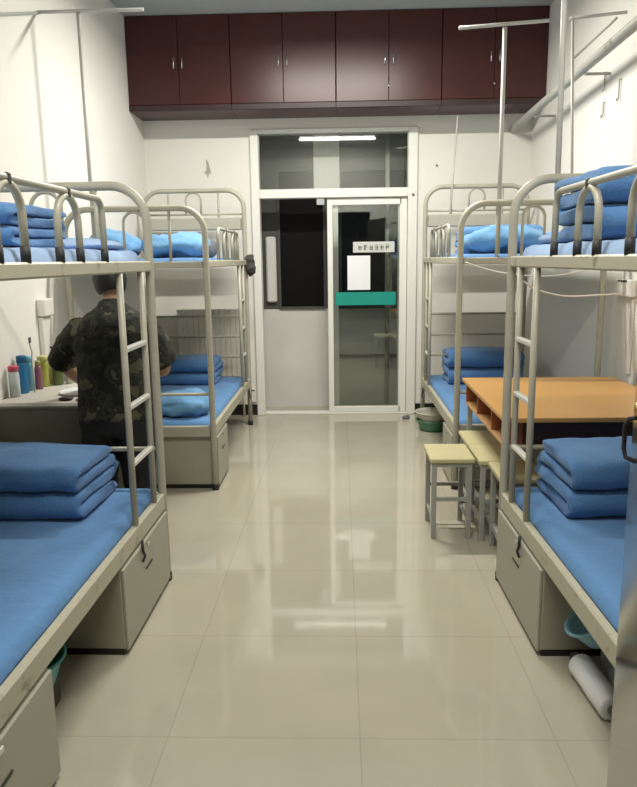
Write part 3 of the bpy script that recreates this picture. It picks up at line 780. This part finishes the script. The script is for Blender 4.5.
def cloth(name,parts,mat_,parent,vox=.012,sm=6):
    """each part: list of (point, rx, ry) rings joined as a loft; all blended in one surface"""
    m=MB()
    for rings in parts:
        pts=[Vector(r[0]) for r in rings]; n=20; vs=[];fs=[]
        for i,(p,rx,ry) in enumerate(rings):
            p=Vector(p); tg=(pts[min(i+1,len(pts)-1)]-pts[max(i-1,0)]).normalized()
            a=Vector((1,0,0)); a=(a-tg*a.dot(tg))
            if a.length<.35: a=Vector((0,1,0))-tg*tg.y
            a.normalize(); b_=tg.cross(a)
            for k in range(n):
                q=2*PI*k/n; vs.append(p+a*rx*math.cos(q)+b_*ry*math.sin(q))
        for i in range(len(rings)-1):
            for k in range(n): fs.append((i*n+k,i*n+(k+1)%n,(i+1)*n+(k+1)%n,(i+1)*n+k))
        fs.append(tuple(range(n))[::-1]); fs.append(tuple((len(rings)-1)*n+k for k in range(n)))
        m.add(vs,fs,True)
    o=m.build(name,mat_,parent)
    r=o.modifiers.new('Remesh','REMESH'); r.mode='VOXEL'; r.voxel_size=vox; r.use_smooth_shade=True
    q=o.modifiers.new('Smooth','SMOOTH'); q.iterations=sm; q.factor=.5
    tx=bpy.data.textures.new(name+'_folds','CLOUDS'); tx.noise_scale=.07
    d_=o.modifiers.new('Folds','DISPLACE'); d_.texture=tx; d_.strength=.018; d_.mid_level=.5
    return o
cloth('camouflage_shirt',[
 [((0,-.01,.70),.185,.135),((-.005,.02,.82),.18,.13),((-.02,.07,.95),.182,.13),((-.03,.12,1.07),.195,.135),((-.04,.155,1.15),.195,.115),((-.045,.175,1.205),.14,.09),((-.05,.19,1.245),.075,.07),((-.05,.20,1.262),.064,.062)],
 [((-.13,.15,1.13),.08,.085),((-.20,.155,1.125),.078,.088),((-.27,.18,1.06),.075,.088),((-.335,.215,.965),.070,.092)],
 [((.05,.15,1.13),.08,.085),((.12,.155,1.125),.075,.088),((.165,.19,1.05),.068,.086),((.19,.22,.955),.064,.088)]],CAMO,per)
cloth('trousers',[
 [((0,-.005,.80),.145,.105),((0,-.005,.74),.172,.13),((0,0,.66),.165,.12)],
 [((-.085,.0,.72),.095,.11),((-.092,-.005,.44),.078,.085),((-.10,.0,.055),.068,.085)],
 [((.085,.0,.72),.095,.11),((.092,-.005,.44),.078,.085),((.10,.0,.055),.068,.085)]],TROUS,per)
for sx_,yy in ((-.10,.0),(.105,-.015)):
    soft('shoe',(.095,.27,.09),(sx_,yy+.07,.0),SHOE,amp=.002,seed=1,pw=3,parent=per)

# ------------------------------------------------------------------ things under the bunks
def basin(label,loc,r,h,col,rot=(0,0,0),group='plastic basins under the bunks'):
    m=mat('basin_plastic',col,.35,var=.05)
    t=thing('washbasin',label,'basin',loc,group); t.rotation_euler=rot
    MB().lathe([(r*.70,0),(r*.72,.004),(r*.93,h*.9),(r*.96,h),(r,h),(r,h+.006),(r*.95,h+.007),(r*.915,h*.9),(r*.68,.012),(.01,.010)],(0,0,0),28).build('bowl',m,t)
    MB().tube([(r*math.cos(2*PI*k/28),r*math.sin(2*PI*k/28),h+.004) for k in range(29)],.006,6,cap=False).build('rim',m,t)
    return t
tag(MB().box(-1.20,-.955,1.88,2.12,0,.13,.01).box(-1.19,-.965,1.89,2.11,.13,.1335,.001).build('shoe_box',BLK),'dark box on the floor under the near left bunk, teal basin on top','box')
basin('teal basin on a dark box under the near left bunk',(-1.01,2.0,.134),.12,.09,(.05,.36,.33))
basin('light blue basin tilted under the near right bunk between its lockers',(.915,2.27,.165),.105,.075,(.25,.50,.60),(0,math.radians(-35),math.radians(-10)))
basin('green basin under the head of the far right bunk, lower of two',(.79,5.93,.0),.145,.085,(.08,.22,.12))
basin('pale grey basin stacked in the green one at the far right bunk',(.79,5.93,.055),.150,.10,(.60,.58,.50))
# paper roll
t=thing('paper_roll','white rolled bundle lying on the floor under the near right bunk','roll',(.845,2.15,.0445),None)
t.rotation_euler=(PI/2,0,math.radians(4))
MB().lathe([(.018,-.13),(.036,-.13),(.044,-.122),(.043,-.04),(.0445,.03),(.043,.122),(.036,.13),(.018,.13)],(0,0,0),24).build('roll_body',PAPER,t)
MB().lathe([(.012,-.13),(.019,-.176),(.019,.176),(.012,.17)],(0,0,0),16).build('roll_core',INK,t)
o=soft('plastic_bag',(.20,.36,.15),(1.0,2.16,.0),mat('clear_grey_plastic',(.35,.38,.36),.3,var=.15,scale=12),amp=.02,seed=3,pw=2.6,fr=10)
tag(o,'greyish plastic bag on the floor behind the white roll','bag')
o=soft('crumpled_rag',(.07,.06,.03),(.60,6.36,.0),GREYC,amp=.012,seed=6,pw=2.6,fr=25); tag(o,'small grey rag on the floor right of the door','rag')

# ------------------------------------------------------------------ entry door leaf standing open on the right
hx_,hy_=.465,.86; fx_,fy_=.716,1.70
ang=math.atan2(fy_-hy_,fx_-hx_); ln=math.hypot(fx_-hx_,fy_-hy_)
DM=mat('glossy_grey_door_enamel',(.30,.29,.26),.13,metal=.75,var=.04,scale=2)
t=thing('door_2','','')
for k in ('label','category'): del t[k]
t['kind']='structure'; t.location=(hx_,hy_,0); t.rotation_euler=(0,0,ang)
struct(MB().box(0,ln,-.04,0,.01,2.10,.002).build('entry_leaf',DM,t))
hm=MB().tube([(ln-.10,.0,1.09),(ln-.09,.018,1.085),(ln-.08,.025,1.065),(ln-.08,.025,1.01),(ln-.085,.02,.99),(ln-.10,.0,.985)],.0055,10)
struct(hm.build('door_handle',RUB,t))
MB().lathe([(.016,0),(.018,.004),(.010,.010)],(ln-.10,.0005,1.11),14,Matrix.Rotation(-PI/2,4,'X')).build('lock_cylinder',mat('brass',(.7,.5,.2),.3,metal=1),t)['kind']='structure'

# the two near bunks and their bedding stand slightly skewed in the room
bpy.context.view_layer.update()
for o in list(C.objects):
    if o.parent or o.get('kind'): continue
    n_=o.name.split('.')[0]
    if n_ not in ('bunk_bed','sheeted_mattress','folded_quilt','flat_pillow'): continue
    lb=o.get('label','')
    if 'near' not in lb or 'far' in lb.split(',')[0].split(' ')[:1]: continue
    sd=-1 if 'left' in lb else 1
    px,py,a=PIV[sd]
    o.matrix_basis=Matrix.Translation((px,py,0))@Matrix.Rotation(a,4,'Z')@Matrix.Translation((-px,-py,0))@o.matrix_basis
# ------------------------------------------------------------------ lamps
def ceiling_lamp(y,z,label):
    t=thing('ceiling_lamp',label,'lamp',(-.03,y,z),'fluorescent ceiling lamps')
    MB().box(-.62,.62,-.04,.04,.035,.08,.006).build('lamp_housing',PLAST,t)
    MB().tube([(-.59,0,.012),(.59,0,.012)],.013,12).build('lamp_tube',TUBE,t)
    for x in (-.4,.4): MB().tube([(x,0,.08),(x,0,ZC-z)],.005,6).build('hanger',PLAST,t)
    return t
ceiling_lamp(4.75,3.24,'fluorescent lamp hanging over the far part of the aisle')
ceiling_lamp(1.55,3.335,'fluorescent lamp hanging over the near part of the aisle')
def area(name,loc,sx,sy,p,rot=(0,0,0),col=(1,.965,.885)):
    l=bpy.data.lights.new(name,'AREA'); l.shape='RECTANGLE'; l.size=sx;l.size_y=sy;l.energy=p;l.color=col
    o=bpy.data.objects.new(name,l);C.objects.link(o);o.location=loc;o.rotation_euler=rot;return o
area('lamp_light',(-.03,4.75,3.225),1.2,.05,88)
area('lamp_light',(-.03,1.55,3.32),1.2,.05,52)
w=bpy.data.worlds.new('World');bpy.context.scene.world=w;w.use_nodes=True
w.node_tree.nodes['Background'].inputs[0].default_value=(.6,.65,.7,1);w.node_tree.nodes['Background'].inputs[1].default_value=.03

# ------------------------------------------------------------------ camera
f,p,yaw,roll,h=701.33,.1891,.0327,.0136,1.4601
cy,sy=math.cos(yaw),math.sin(yaw);cp,sp=math.cos(p),math.sin(p)
Fv=Vector((-sy*cp,cy*cp,-sp));Rv=Vector((cy,sy,0));Uv=Rv.cross(Fv)
cr,sr=math.cos(roll),math.sin(roll)
R2=cr*Rv-sr*Uv;U2=sr*Rv+cr*Uv
cd=bpy.data.cameras.new('camera');cam=bpy.data.objects.new('camera',cd);C.objects.link(cam)
M=Matrix((R2,U2,-Fv)).transposed().to_4x4();M.translation=(0,0,h);cam.matrix_world=M
cd.sensor_fit='VERTICAL';cd.sensor_height=24;cd.lens=24*f/787;cd.clip_start=.02
bpy.context.scene.camera=cam
vs_=bpy.context.scene.view_settings
vs_.view_transform='Standard';vs_.look='None';vs_.gamma=1;vs_.use_curve_mapping=False;vs_.exposure=.08
